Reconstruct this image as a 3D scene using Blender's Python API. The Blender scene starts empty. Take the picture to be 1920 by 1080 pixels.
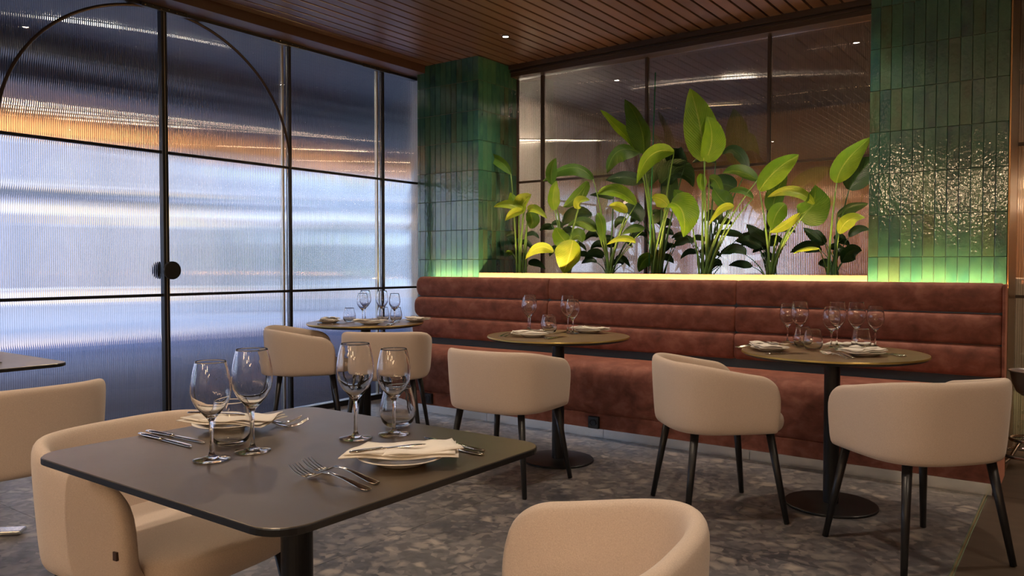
import bpy, bmesh, math, random
from mathutils import Vector, Matrix
random.seed(7)
SC = bpy.context.scene
COL = SC.collection
PI = math.pi
R = math.radians

# ------------------------------------------------------------------ camera, world, exposure
F_PX = 1471.0
CAM_H = 1.17
YAW, PITCH = R(36.2), R(1.65)
cd = bpy.data.cameras.new('camera')
cam = bpy.data.objects.new('camera', cd)
COL.objects.link(cam)
cam.location = (0, 0, CAM_H)
cam.rotation_euler = (R(90) - PITCH, 0, YAW)
cd.sensor_width = 36.0
cd.lens = 36.0 * F_PX / 1920.0
cd.clip_start = 0.02
cd.clip_end = 300
SC.camera = cam

SC.view_settings.view_transform = 'Standard'
SC.view_settings.look = 'None'
SC.view_settings.gamma = 1
SC.view_settings.use_curve_mapping = False
SC.view_settings.exposure = 0.22
SC.cycles.use_denoising = True
SC.cycles.max_bounces = 14
SC.cycles.transmission_bounces = 14
SC.cycles.glossy_bounces = 6
SC.cycles.diffuse_bounces = 4
SC.cycles.transparent_max_bounces = 16
SC.cycles.sample_clamp_indirect = 16.0
SC.cycles.blur_glossy = 0.6

SKY_STRENGTH = 2.7
LAMP_W = 76.0          # each ceiling downlight
W = bpy.data.worlds.new('world')
SC.world = W
W.use_nodes = True
nt = W.node_tree
bg = nt.nodes['Background']
tc = nt.nodes.new('ShaderNodeTexCoord')
sp = nt.nodes.new('ShaderNodeSeparateXYZ')
cr = nt.nodes.new('ShaderNodeValToRGB')
nt.links.new(tc.outputs['Generated'], sp.inputs[0])
nt.links.new(sp.outputs['Z'], cr.inputs[0])
cr.color_ramp.elements[0].color = (0.62, 0.76, 1.0, 1)
cr.color_ramp.elements[1].color = (0.38, 0.56, 1.0, 1)
nt.links.new(cr.outputs[0], bg.inputs[0])
bg.inputs[1].default_value = SKY_STRENGTH
sd = bpy.data.lights.new('sun', 'SUN')
sd.energy = 2.2
sd.color = (1.0, 0.86, 0.70)
sd.angle = R(1.5)
sun = bpy.data.objects.new('sun', sd)
COL.objects.link(sun)
sun.rotation_euler = (0, R(50), R(-8))      # from behind the restaurant, over its roof, onto the street


def ray(px, py):
    u = (px - 960) / F_PX
    v = -(py - 540) / F_PX
    Rv = Vector((math.cos(YAW), math.sin(YAW), 0))
    Fv = Vector((-math.sin(YAW) * math.cos(PITCH), math.cos(YAW) * math.cos(PITCH), -math.sin(PITCH)))
    Uv = Vector((-math.sin(YAW) * math.sin(PITCH), math.cos(YAW) * math.sin(PITCH), math.cos(PITCH)))
    return Fv + u * Rv + v * Uv


def aty(px, py, y):          # world point on the plane y that was surveyed at this pixel
    d = ray(px, py)
    return Vector((0, 0, CAM_H)) + d * (y / d.y)


def atz(px, py, z):
    d = ray(px, py)
    return Vector((0, 0, CAM_H)) + d * ((z - CAM_H) / d.z)


# ------------------------------------------------------------------ materials
def mat(name, col=(0.5, 0.5, 0.5), rough=0.5, metal=0.0, **kw):
    m = bpy.data.materials.new(name)
    m.use_nodes = True
    b = m.node_tree.nodes['Principled BSDF']
    b.inputs['Base Color'].default_value = (*col, 1)
    b.inputs['Roughness'].default_value = rough
    b.inputs['Metallic'].default_value = metal
    for k, v in kw.items():
        b.inputs[k].default_value = v
    return m


def N(m, typ, **kw):
    n = m.node_tree.nodes.new(typ)
    for k, v in kw.items():
        if k in n.inputs.keys():
            n.inputs[k].default_value = v
        else:
            setattr(n, k, v)
    return n


def L(m, a, b):
    m.node_tree.links.new(a, b)


def P(m):
    return m.node_tree.nodes['Principled BSDF']


def ramp(m, fac, stops):
    r = N(m, 'ShaderNodeValToRGB')
    e = r.color_ramp.elements
    while len(e) < len(stops):
        e.new(0.5)
    for i, (p, c) in enumerate(stops):
        e[i].position = p
        e[i].color = (*c, 1) if len(c) == 3 else c
    L(m, fac, r.inputs[0])
    return r.outputs[0]


def noise(m, scale, detail=4, rough=0.5, coord='Object', vec_scale=None, dist=0.0):
    t = N(m, 'ShaderNodeTexCoord')
    n = N(m, 'ShaderNodeTexNoise')
    n.inputs['Scale'].default_value = scale
    n.inputs['Detail'].default_value = detail
    n.inputs['Roughness'].default_value = rough
    n.inputs['Distortion'].default_value = dist
    o = t.outputs[coord]
    if vec_scale:
        mp = N(m, 'ShaderNodeMapping')
        mp.inputs['Scale'].default_value = vec_scale
        L(m, o, mp.inputs[0])
        o = mp.outputs[0]
    L(m, o, n.inputs['Vector'])
    return n.outputs[0]


def bump(m, h, strength=0.3, dist=0.01):
    b = N(m, 'ShaderNodeBump')
    b.inputs['Strength'].default_value = strength
    b.inputs['Distance'].default_value = dist
    L(m, h, b.inputs['Height'])
    L(m, b.outputs[0], P(m).inputs['Normal'])


def mix(m, fac, a, b, blend='MIX'):
    x = N(m, 'ShaderNodeMix', data_type='RGBA', blend_type=blend)
    for i, v in ((0, fac), (6, a), (7, b)):
        if isinstance(v, (int, float)):
            x.inputs[i].default_value = v
        elif isinstance(v, tuple):
            x.inputs[i].default_value = (*v, 1)
        else:
            L(m, v, x.inputs[i])
    return x.outputs[2]


def emit(name, col, s):
    m = bpy.data.materials.new(name)
    m.use_nodes = True
    n = m.node_tree
    n.nodes.remove(n.nodes['Principled BSDF'])
    e = n.nodes.new('ShaderNodeEmission')
    e.inputs[0].default_value = (*col, 1)
    e.inputs[1].default_value = s
    n.links.new(e.outputs[0], n.nodes['Material Output'].inputs[0])
    return m


M = {}
# upholstery
m = M['fabric'] = mat('beige_wool', (0.62, 0.47, 0.35), 0.92, **{'Sheen Weight': 0.25, 'Sheen Roughness': 0.5})
n1 = noise(m, 420, 3, 0.7)
L(m, ramp(m, n1, [(0.3, (0.56, 0.445, 0.365)), (0.7, (0.71, 0.59, 0.495))]), P(m).inputs['Base Color'])
bump(m, n1, 0.25, 0.002)
m = M['velvet'] = mat('rust_velvet', (0.28, 0.075, 0.04), 0.75, **{'Sheen Weight': 0.55, 'Sheen Roughness': 0.35, 'Sheen Tint': (1, 0.45, 0.3, 1)})
n1 = noise(m, 10.5, 5, 0.6, vec_scale=(1, 1, 1.3), dist=0.3)
L(m, ramp(m, n1, [(0.30, (0.15, 0.048, 0.034)), (0.5, (0.25, 0.083, 0.058)), (0.70, (0.36, 0.145, 0.105))]), P(m).inputs['Base Color'])
M['legs'] = mat('black_stained_wood', (0.012, 0.012, 0.014), 0.38)
M['black_metal'] = mat('black_powder_coat', (0.012, 0.013, 0.016), 0.4, 0.3)
M['bronze'] = mat('dark_bronze_frame', (0.045, 0.030, 0.024), 0.42, 0.5)
M['frame_dark'] = mat('near_black_frame', (0.012, 0.012, 0.015), 0.38, 0.3)
M['frame_silver'] = mat('brushed_silver_edge', (0.42, 0.40, 0.36), 0.32, 0.9)
M['beam'] = mat('dark_beam_paint', (0.045, 0.022, 0.016), 0.42)
M['brass'] = mat('brass_edge', (0.62, 0.47, 0.16), 0.3, 0.9)
M['steel'] = mat('polished_steel', (0.72, 0.68, 0.62), 0.1, 1.0)
M['chrome'] = mat('chrome', (0.75, 0.72, 0.7), 0.08, 1.0)
M['copper'] = mat('brushed_silver_bucket', (0.72, 0.68, 0.72), 0.28, 0.85)
M['porcelain'] = mat('white_porcelain', (0.80, 0.76, 0.70), 0.18)
m = M['napkin'] = mat('white_cotton_napkin', (0.82, 0.77, 0.70), 0.85)
bump(m, noise(m, 900, 2), 0.15, 0.001)
M['alu'] = mat('brushed_aluminium', (0.80, 0.83, 0.86), 0.25, 0.85)
M['socket'] = mat('black_plastic', (0.01, 0.011, 0.013), 0.35)
M['tag'] = mat('brown_leather_tag', (0.06, 0.03, 0.018), 0.6)
m = M['top_dark'] = mat('dark_laminate', (0.045, 0.040, 0.036), 0.3, **{'Specular IOR Level': 0.7, 'Specular Tint': (1.0, 0.86, 0.68, 1), 'Coat Weight': 1.0, 'Coat IOR': 1.6, 'Coat Roughness': 0.36, 'Coat Tint': (1.0, 0.88, 0.72, 1)})
n1 = noise(m, 9, 5, 0.6)
L(m, ramp(m, n1, [(0.3, (0.042, 0.036, 0.030)), (0.7, (0.060, 0.051, 0.042))]), P(m).inputs['Base Color'])
L(m, ramp(m, n1, [(0.3, (0.30,) * 3), (0.7, (0.38,) * 3)]), P(m).inputs['Roughness'])
m = M['top_warm'] = mat('warm_laminate', (0.20, 0.13, 0.07), 0.32)
n1 = noise(m, 12, 5, 0.6)
L(m, ramp(m, n1, [(0.3, (0.17, 0.11, 0.06)), (0.7, (0.25, 0.165, 0.095))]), P(m).inputs['Base Color'])
# floor
m = M['terrazzo'] = mat('breccia_terrazzo', (0.2, 0.2, 0.2), 0.3)
t = N(m, 'ShaderNodeTexCoord')
nz = N(m, 'ShaderNodeTexNoise', Scale=5.0, Detail=3.0)
L(m, t.outputs['Object'], nz.inputs['Vector'])
va = N(m, 'ShaderNodeVectorMath', operation='MULTIPLY_ADD')
L(m, nz.outputs[1], va.inputs[0])
va.inputs[1].default_value = (0.11, 0.11, 0.0)
L(m, t.outputs['Object'], va.inputs[2])
v1 = N(m, 'ShaderNodeTexVoronoi', Scale=13.0)
v2 = N(m, 'ShaderNodeTexVoronoi', Scale=34.0)
ve = N(m, 'ShaderNodeTexVoronoi', feature='DISTANCE_TO_EDGE', Scale=13.0)
for v in (v1, v2, ve):
    L(m, va.outputs[0], v.inputs['Vector'])
sv = N(m, 'ShaderNodeSeparateColor')
L(m, v1.outputs['Color'], sv.inputs[0])
sv2 = N(m, 'ShaderNodeSeparateColor')
L(m, v2.outputs['Color'], sv2.inputs[0])
big = ramp(m, sv.outputs[0], [(0.0, (0.035, 0.040, 0.055)), (0.35, (0.085, 0.088, 0.105)), (0.62, (0.18, 0.17, 0.175)), (0.88, (0.34, 0.30, 0.275)), (1.0, (0.46, 0.40, 0.35))])
small = ramp(m, sv2.outputs[1], [(0.0, (0.032, 0.036, 0.05)), (0.6, (0.10, 0.10, 0.115)), (1.0, (0.27, 0.24, 0.23))])
edge = ramp(m, ve.outputs['Distance'], [(0.04, (1, 1, 1)), (0.28, (0, 0, 0))])
c = mix(m, edge, big, small)
c = mix(m, 0.34, c, ramp(m, noise(m, 2.6, 4), [(0.3, (0.06, 0.065, 0.08)), (0.7, (0.24, 0.22, 0.21))]))
L(m, c, P(m).inputs['Base Color'])
L(m, ramp(m, noise(m, 30, 3), [(0.3, (0.30,) * 3), (0.7, (0.45,) * 3)]), P(m).inputs['Roughness'])
m = M['brown_floor'] = mat('brown_stoneware', (0.05, 0.036, 0.026), 0.45)
L(m, ramp(m, noise(m, 3, 5, 0.6, vec_scale=(1, 4, 1)), [(0.3, (0.05, 0.036, 0.026)), (0.7, (0.085, 0.062, 0.045))]), P(m).inputs['Base Color'])
# ceiling slats
m = M['slat'] = mat('dark_walnut_slat', (0.05, 0.03, 0.02), 0.32, **{'Specular IOR Level': 0.5})
oi = N(m, 'ShaderNodeObjectInfo')
g = ramp(m, noise(m, 4, 6, 0.6, vec_scale=(30, 0.7, 30)), [(0.3, (0.032, 0.015, 0.010)), (0.7, (0.085, 0.041, 0.028))])
c = mix(m, 0.5, g, ramp(m, oi.outputs['Random'], [(0.0, (0.030, 0.016, 0.012)), (1.0, (0.085, 0.045, 0.033))]))
L(m, c, P(m).inputs['Base Color'])
M['void'] = mat('black_ceiling_void', (0.006, 0.005, 0.005), 0.8)
# zellige tile
m = M['tile'] = mat('green_zellige_glaze', (0.02, 0.12, 0.07), 0.09, **{'Coat Weight': 0.5, 'Coat Roughness': 0.03, 'Specular IOR Level': 0.6})
oi = N(m, 'ShaderNodeObjectInfo')
base = ramp(m, oi.outputs['Random'], [(0.0, (0.008, 0.040, 0.044)), (0.25, (0.014, 0.068, 0.056)), (0.55, (0.018, 0.080, 0.058)), (0.8, (0.032, 0.096, 0.058)), (1.0, (0.036, 0.054, 0.026))])
t = N(m, 'ShaderNodeTexCoord')
vadd = N(m, 'ShaderNodeVectorMath', operation='ADD')
L(m, t.outputs['Object'], vadd.inputs[0])
vs = N(m, 'ShaderNodeVectorMath', operation='SCALE')
vs.inputs[0].default_value = (37, 11, 23)
L(m, oi.outputs['Random'], vs.inputs['Scale'])
L(m, vs.outputs[0], vadd.inputs[1])


def tn(scale, det, stretch=(1, 1, 1)):
    mp = N(m, 'ShaderNodeMapping')
    mp.inputs['Scale'].default_value = stretch
    L(m, vadd.outputs[0], mp.inputs[0])
    q = N(m, 'ShaderNodeTexNoise', Scale=scale, Detail=det)
    L(m, mp.outputs[0], q.inputs['Vector'])
    return q.outputs[0]


cc = mix(m, ramp(m, tn(14, 5, (1, 1, 0.5)), [(0.35, (0, 0, 0)), (0.7, (0.55,) * 3)]), base, (0.045, 0.14, 0.075))
cc = mix(m, ramp(m, tn(60, 3), [(0.62, (0, 0, 0)), (0.75, (0.5,) * 3)]), cc, (0.03, 0.05, 0.02))
L(m, cc, P(m).inputs['Base Color'])
b1 = N(m, 'ShaderNodeBump', Strength=1.0, Distance=0.0011)
L(m, tn(58, 1, (1, 1, 0.75)), b1.inputs['Height'])
b2 = N(m, 'ShaderNodeBump', Strength=0.5, Distance=0.0002)
L(m, tn(150, 2), b2.inputs['Height'])
L(m, b1.outputs[0], b2.inputs['Normal'])
L(m, b2.outputs[0], P(m).inputs['Normal'])
L(m, b1.outputs[0], P(m).inputs['Coat Normal'])
M['grout'] = mat('grey_green_grout', (0.17, 0.21, 0.14), 0.9)
m = M['ledge'] = mat('pale_oak_ledge', (0.62, 0.44, 0.26), 0.5)
L(m, ramp(m, noise(m, 5, 5, 0.6, vec_scale=(1, 8, 20)), [(0.3, (0.115, 0.070, 0.040)), (0.7, (0.155, 0.098, 0.058))]), P(m).inputs['Base Color'])
M['soil'] = mat('potting_soil', (0.02, 0.013, 0.009), 0.95)
# glass
M['glass'] = mat('clear_drinking_glass', (1, 1, 1), 0.0, **{'Transmission Weight': 1.0, 'IOR': 1.45})
M['flute'] = mat('fluted_glass', (0.93, 0.95, 0.96), 0.015, **{'Transmission Weight': 1.0, 'IOR': 1.5})
M['flute_bronze'] = mat('bronze_tinted_fluted_glass', (0.80, 0.73, 0.68), 0.0, **{'Transmission Weight': 1.0, 'IOR': 1.5, 'Coat Weight': 1.0, 'Coat IOR': 2.1, 'Coat Roughness': 0.0})
M['hall_dark'] = mat('dark_hall_ceiling', (0.02, 0.02, 0.024), 0.6)


# leaves: lit ones get brighter colours, shaded ones darker colours
def leafmat(name, c0, c1, vein, tr=0.35):
    m = mat(name, c0, 0.42, **{'Specular IOR Level': 0.45})
    uv = N(m, 'ShaderNodeUVMap')
    s = N(m, 'ShaderNodeSeparateXYZ')
    L(m, uv.outputs[0], s.inputs[0])
    ab = N(m, 'ShaderNodeMath', operation='ABSOLUTE')
    L(m, s.outputs[0], ab.inputs[0])
    md = N(m, 'ShaderNodeMath', operation='MULTIPLY')
    L(m, ab.outputs[0], md.inputs[0])
    md.inputs[1].default_value = -0.35
    ad = N(m, 'ShaderNodeMath', operation='ADD')
    L(m, md.outputs[0], ad.inputs[0])
    L(m, s.outputs[1], ad.inputs[1])
    ml = N(m, 'ShaderNodeMath', operation='MULTIPLY')
    L(m, ad.outputs[0], ml.inputs[0])
    ml.inputs[1].default_value = 120.0
    sn = N(m, 'ShaderNodeMath', operation='SINE')
    L(m, ml.outputs[0], sn.inputs[0])
    v = ramp(m, sn.outputs[0], [(0.2, (0, 0, 0)), (1.0, (0.28,) * 3)])
    mid = ramp(m, ab.outputs[0], [(0.02, (1, 1, 1)), (0.07, (0, 0, 0))])
    base = mix(m, noise(m, 18, 3), c0, c1)
    c = mix(m, v, base, vein)
    c = mix(m, mid, c, vein)
    L(m, c, P(m).inputs['Base Color'])
    bb = N(m, 'ShaderNodeBump', Strength=0.35, Distance=0.004)
    L(m, sn.outputs[0], bb.inputs['Height'])
    L(m, bb.outputs[0], P(m).inputs['Normal'])
    tl = N(m, 'ShaderNodeBsdfTranslucent')
    L(m, c, tl.inputs[0])
    mx = N(m, 'ShaderNodeMixShader')
    mx.inputs[0].default_value = tr
    L(m, P(m).outputs[0], mx.inputs[1])
    L(m, tl.outputs[0], mx.inputs[2])
    L(m, mx.outputs[0], m.node_tree.nodes['Material Output'].inputs[0])
    return m


M['leaf_b'] = leafmat('lit_green_leaf', (0.09, 0.25, 0.010), (0.21, 0.38, 0.018), (0.30, 0.44, 0.06))
M['leaf_y'] = leafmat('lit_yellow_green_leaf', (0.15, 0.31, 0.012), (0.36, 0.44, 0.025), (0.44, 0.52, 0.09))
M['leaf_m'] = leafmat('mid_green_leaf', (0.030, 0.115, 0.010), (0.085, 0.19, 0.016), (0.14, 0.24, 0.04))
M['leaf_d'] = leafmat('shaded_green_leaf', (0.008, 0.036, 0.010), (0.020, 0.066, 0.014), (0.035, 0.09, 0.025), 0.15)
M['stem'] = mat('green_stem', (0.12, 0.24, 0.05), 0.5)
M['stem_shaded'] = mat('shaded_green_stem', (0.035, 0.10, 0.03), 0.5)  # darker copy for stems of the shaded leaves
M['stake'] = mat('green_plastic_stake', (0.01, 0.16, 0.06), 0.4)
# outside / beyond
M['pavement'] = mat('shaded_paving', (0.20, 0.24, 0.34), 0.9, **{'Specular IOR Level': 0.12})
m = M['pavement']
L(m, ramp(m, noise(m, 0.5, 4, vec_scale=(1, .25, 1)), [(0.3, (0.012, 0.026, 0.085)), (0.7, (0.055, 0.095, 0.23))]), P(m).inputs['Base Color'])  # canopy shade put into the paving colour as dark blue
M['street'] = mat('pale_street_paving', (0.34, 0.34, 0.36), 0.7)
M['canopy'] = mat('dark_canopy_soffit', (0.10, 0.11, 0.14), 0.5)
M['facade_a'] = mat('lavender_render', (0.72, 0.66, 0.72), 0.8)
M['facade_b'] = mat('ochre_render', (0.90, 0.60, 0.28), 0.8)
M['facade_c'] = mat('pale_blue_render', (0.60, 0.72, 0.84), 0.8)
M['win'] = mat('dark_window_pane', (0.10, 0.14, 0.20), 0.15)
M['stone'] = mat('pale_stone', (0.6, 0.6, 0.6), 0.8)
M['hedge'] = mat('hedge_leaves', (0.10, 0.14, 0.08), 0.8)
m = M['wood_wall'] = mat('oak_panelling', (0.42, 0.22, 0.11), 0.5)
L(m, ramp(m, noise(m, 3, 5, 0.6, vec_scale=(10, 10, 0.6)), [(0.3, (0.40, 0.20, 0.09)), (0.7, (0.58, 0.32, 0.15))]), P(m).inputs['Base Color'])
M['plaster'] = mat('warm_plaster', (0.42, 0.34, 0.27), 0.85)
M['white_wall'] = mat('off_white_wall', (0.72, 0.68, 0.66), 0.8)
M['lamp'] = emit('warm_lamp_glow', (1.0, 0.74, 0.42), 60)
M['lamp_cool'] = emit('neutral_lamp_glow', (1.0, 0.86, 0.66), 150)
M['lamp_bar'] = emit('bright_lamp_glow', (1.0, 0.86, 0.64), 420)
M['lamp_out'] = emit('canopy_lamp_glow', (1.0, 0.72, 0.45), 420)
M['globe'] = emit('fill_globe_glow', (1.0, 0.70, 0.42), 38)
M['led'] = emit('led_strip_glow', (1.0, 0.60, 0.25), 250)
M['exit'] = emit('green_sign_glow', (0.25, 1.0, 0.1), 5)


# ------------------------------------------------------------------ object helpers
def obj(name, bm, m=None, parent=None, smooth=False, loc=None, rotz=None):
    me = bpy.data.meshes.new(name)
    if isinstance(bm, bmesh.types.BMesh):
        bm.normal_update()
        bm.to_mesh(me)
        bm.free()
    else:
        me = bm
    if m is not None and not me.materials:
        me.materials.append(m)
    if smooth:
        for p in me.polygons:
            p.use_smooth = True
    o = bpy.data.objects.new(name, me)
    COL.objects.link(o)
    if parent is not None:
        o.parent = parent
    if loc is not None:
        o.location = loc
    if rotz is not None:
        o.rotation_euler[2] = rotz
    return o


def tag(o, label, cat, group=None, kind=None):
    if label:
        o['label'] = label
    if cat:
        o['category'] = cat
    if group:
        o['group'] = group
    if kind:
        o['kind'] = kind
    return o


def empty(name, loc=(0, 0, 0), rotz=0.0):
    o = bpy.data.objects.new(name, None)
    o.empty_display_size = 0.1
    COL.objects.link(o)
    o.location = loc
    o.rotation_euler = (0, 0, rotz)
    return o


def dup(root, loc, rotz=0.0):
    r = root.copy()
    COL.objects.link(r)
    r.location = loc
    r.rotation_euler = (0, 0, rotz)
    for ch in list(root.children):
        c = ch.copy()
        COL.objects.link(c)
        c.parent = r
        for gch in ch.children:
            d = gch.copy()
            COL.objects.link(d)
            d.parent = c
    return r


def B():
    return bmesh.new()


def box(bm, x0, x1, y0, y1, z0, z1, bev=0.0, seg=2):
    r = bmesh.ops.create_cube(bm, size=1.0)
    vs = r['verts']
    for v in vs:
        v.co = Vector((x0 + (v.co.x + .5) * (x1 - x0), y0 + (v.co.y + .5) * (y1 - y0), z0 + (v.co.z + .5) * (z1 - z0)))
    if bev > 0:
        es = list({e for v in vs for e in v.link_edges})
        bmesh.ops.bevel(bm, geom=es, offset=bev, segments=seg, profile=0.5, affect='EDGES')
    return bm


def lathe(bm, prof, n=32, c=(0, 0, 0), close_bottom=True, close_top=True):
    rings = []
    for (r, z) in prof:
        if r < 1e-6:
            rings.append([bm.verts.new((c[0], c[1], c[2] + z))])
        else:
            rings.append([bm.verts.new((c[0] + r * math.cos(2 * PI * i / n), c[1] + r * math.sin(2 * PI * i / n), c[2] + z)) for i in range(n)])
    for a, b in zip(rings, rings[1:]):
        if len(a) == 1 and len(b) == 1:
            continue
        for i in range(n):
            j = (i + 1) % n
            if len(a) == 1:
                bm.faces.new((a[0], b[j], b[i]))
            elif len(b) == 1:
                bm.faces.new((a[i], a[j], b[0]))
            else:
                bm.faces.new((a[i], a[j], b[j], b[i]))
    if close_bottom and len(rings[0]) > 1:
        bm.faces.new(list(reversed(rings[0])))
    if close_top and len(rings[-1]) > 1:
        bm.faces.new(rings[-1])
    return bm


def tube(bm, pts, rad, n=8, closed=False):
    pts = [Vector(p) for p in pts]
    k = len(pts)
    rings = []
    up = None
    for i, p in enumerate(pts):
        if closed:
            d = pts[(i + 1) % k] - pts[i - 1]
        else:
            d = pts[min(i + 1, k - 1)] - pts[max(i - 1, 0)]
        d.normalize()
        if up is None:
            up = Vector((0, 0, 1)) if abs(d.z) < 0.9 else Vector((1, 0, 0))
        s = d.cross(up).normalized()
        u = s.cross(d).normalized()
        up = u
        r = rad[i] if isinstance(rad, (list, tuple)) else rad
        rings.append([bm.verts.new(p + s * (r * math.cos(2 * PI * j / n)) + u * (r * math.sin(2 * PI * j / n))) for j in range(n)])
    rng = range(k if closed else k - 1)
    for i in rng:
        a, b = rings[i], rings[(i + 1) % k]
        for j in range(n):
            q = (j + 1) % n
            bm.faces.new((a[j], a[q], b[q], b[j]))
    if not closed:
        bm.faces.new(list(reversed(rings[0])))
        bm.faces.new(rings[-1])
    return bm


def grid(bm, rows, cap=True, cyc=False):
    vr = [[bm.verts.new(p) for p in r] for r in rows]
    for a, b in zip(vr, vr[1:]):
        n = len(a)
        for j in range(n if cyc else n - 1):
            q = (j + 1) % n
            bm.faces.new((a[j], a[q], b[q], b[j]))
    if cap and cyc:
        bm.faces.new(list(reversed(vr[0])))
        bm.faces.new(vr[-1])
    return bm


def subsurf(o, lv=1):
    md = o.modifiers.new('subsurf', 'SUBSURF')
    md.levels = lv
    md.render_levels = lv


def recalc(bm):
    bmesh.ops.recalc_face_normals(bm, faces=bm.faces[:])
    return bm


# ------------------------------------------------------------------ the room shell
ZC = 2.935
XW = -5.0          # glass wall
YN = 5.776         # niche glazing
YC = 5.2           # column fronts
floor = tag(empty('floor'), 'breccia terrazzo slabs with large grey and beige stones', None, kind='structure')
bm = B()
box(bm, -5.05, 4.0, -3.6, 9.6, -0.12, -0.004)
obj('screed', bm, M['grout'], floor)
ys = [-3.0 + 0.075, 0.075 - 1.525, 0.075, 1.6, 3.125, 4.65, 6.175]
ys = [-2.975, -1.45, 0.075, 1.6, 3.125, 4.65, 6.175]
xs = [-5.0, -4.2, -2.4, -0.40]
for a, b in zip(ys, ys[1:]):
    for c_, d_ in zip(xs, xs[1:]):
        bm = B()
        box(bm, c_ + .001, d_ - .001, a + .001, b - .001, -0.02, 0.0)
        obj('terrazzo_slab', bm, M['terrazzo'], floor)
for a, b in zip(ys, ys[1:]):
    for c_, d_ in ((-0.385, 0.8), (0.8, 2.0), (2.0, 3.2), (3.2, 4.0)):
        bm = B()
        box(bm, c_ + .0015, d_ - .0015, a + .0015, b - .0015, -0.02, 0.0)
        obj('brown_floor_tile', bm, M['brown_floor'], floor)
bm = B()
box(bm, -0.396, -0.389, -3.0, 5.7, -0.02, 0.0012)
obj('brass_trim', bm, mat('aged_brass_trim', (0.30, 0.24, 0.13), 0.45, 0.7), floor)

ceiling = tag(empty('ceiling', (0, 0, ZC)), 'dark walnut slat ceiling with narrow black gaps', None, kind='structure')
bm = B()
box(bm, -5.05, 4.0, -3.6, 5.75, 0.03, 0.10)
obj('ceiling_void', bm, M['void'], ceiling)
slm = None
SL_X0 = -4.745
SPOTS = [(-3.64, 4.89), (-1.5, 4.89), (0.7, 4.89), (-3.64, 2.6), (-1.5, 2.3), (0.9, 2.3), (-3.64, 0.3), (-1.2, 0.0), (0.9, 0.0), (-2.4, -1.9), (0.9, -1.9)]
i = 0
x = SL_X0
while x < 3.9:
    for (a, b) in ((-3.5, -0.6), (-0.598, 2.35), (2.352, 5.62)):
        bm = B()
        box(bm, 0, 0.084, a, b, 0, 0.03, 0.002, 1)
        o = obj('ceiling_slat', bm, M['slat'], ceiling, loc=(x, 0, random.uniform(0, 0.001)))
    x += 0.1
# beams
bm = B()
box(bm, -5.06, -4.765, -3.5, 5.35, 2.872, 3.03)
o = obj('trim_1', bm, M['beam'])
tag(o, None, None, kind='structure')
bm = B()
box(bm, -5.0, 4.0, 5.625, 5.70, 2.90, 3.03)
box(bm, -5.0, 4.0, 5.66, 5.89, 2.84, 3.03)
box(bm, -5.0, 4.0, 5.64, 5.70, 2.875, 2.884)
tag(obj('trim_2', bm, M['bronze']), None, None, kind='structure')
bm = B()
box(bm, -5.20, -5.0, -14, 12, 3.03, 3.7)  # unseen parapet added to keep sun from slipping in under the canopy
tag(obj('trim_sun_block', bm, M['beam']), None, None, kind='structure')
# unseen room behind the camera
bm = B()
box(bm, -5.1, 4.1, -3.6, -3.5, 0, 3.03)
tag(obj('wall_front', bm, M['plaster']), None, None, kind='structure')
bm = B()
box(bm, 4.0, 4.1, -3.6, 9.6, 0, 3.03)
tag(obj('wall_right', bm, M['wood_wall']), None, None, kind='structure')


# ------------------------------------------------------------------ fluted glazing
def flute_mesh(w, z0, z1, pitch=0.012, thick=0.006, slope=0.32):
    """flat face at v=0 towards the room, convex reeds with narrow grooves on the far side; u along, v depth"""
    bm = B()
    n = max(1, round(w / pitch))
    p = w / n
    a = slope * p / 3.2
    b = 1.15 * p / 2

    def hgt(u):
        return -a * u * u - (b * (u - .84) if u > .84 else 0)
    h1 = hgt(1.0)
    prof = []
    cus = []
    for i in range(n):
        for k, t in enumerate((0, .08, .17, .32, .5, .68, .83, .92)):
            prof.append((i * p + t * p, thick + hgt(abs(2 * t - 1)) - h1))
            cus.append(k == 0)
    prof.append((w, thick))
    cus.append(True)
    lo = [bm.verts.new((u, v, z0)) for u, v in prof]
    hi = [bm.verts.new((u, v, z1)) for u, v in prof]
    f = [bm.verts.new((0, 0, z0)), bm.verts.new((w, 0, z0)), bm.verts.new((w, 0, z1)), bm.verts.new((0, 0, z1))]
    for i in range(len(prof) - 1):
        fc = bm.faces.new((lo[i + 1], lo[i], hi[i], hi[i + 1]))
        fc.smooth = True
    for i in range(len(prof)):
        if cus[i]:
            e = bm.edges.get((lo[i], hi[i]))
            if e:
                e.smooth = False
    flat = [bm.faces.new(f)]
    flat.append(bm.faces.new([f[1], f[0]] + lo))
    flat.append(bm.faces.new([f[3], f[2]] + hi[::-1]))
    flat.append(bm.faces.new((f[0], f[3], hi[0], lo[0])))
    flat.append(bm.faces.new((f[2], f[1], lo[-1], hi[-1])))
    for q in flat:
        q.smooth = False
        for e in q.edges:
            e.smooth = False
    return bm


def pane(parent, u0, u1, z0, z1, plane, m):
    bm = flute_mesh(u1 - u0, z0, z1, slope=0.25 if plane == 'x' else 0.17)
    for v in bm.verts:
        u, d, z = v.co
        if plane == 'x':
            v.co = Vector((XW - d, u0 + u, z))
        else:
            v.co = Vector((u0 + u, YN + d, z))
    if plane == 'x':
        pass
    recalc(bm)
    return obj('glass_pane', bm, m, parent)


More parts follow.
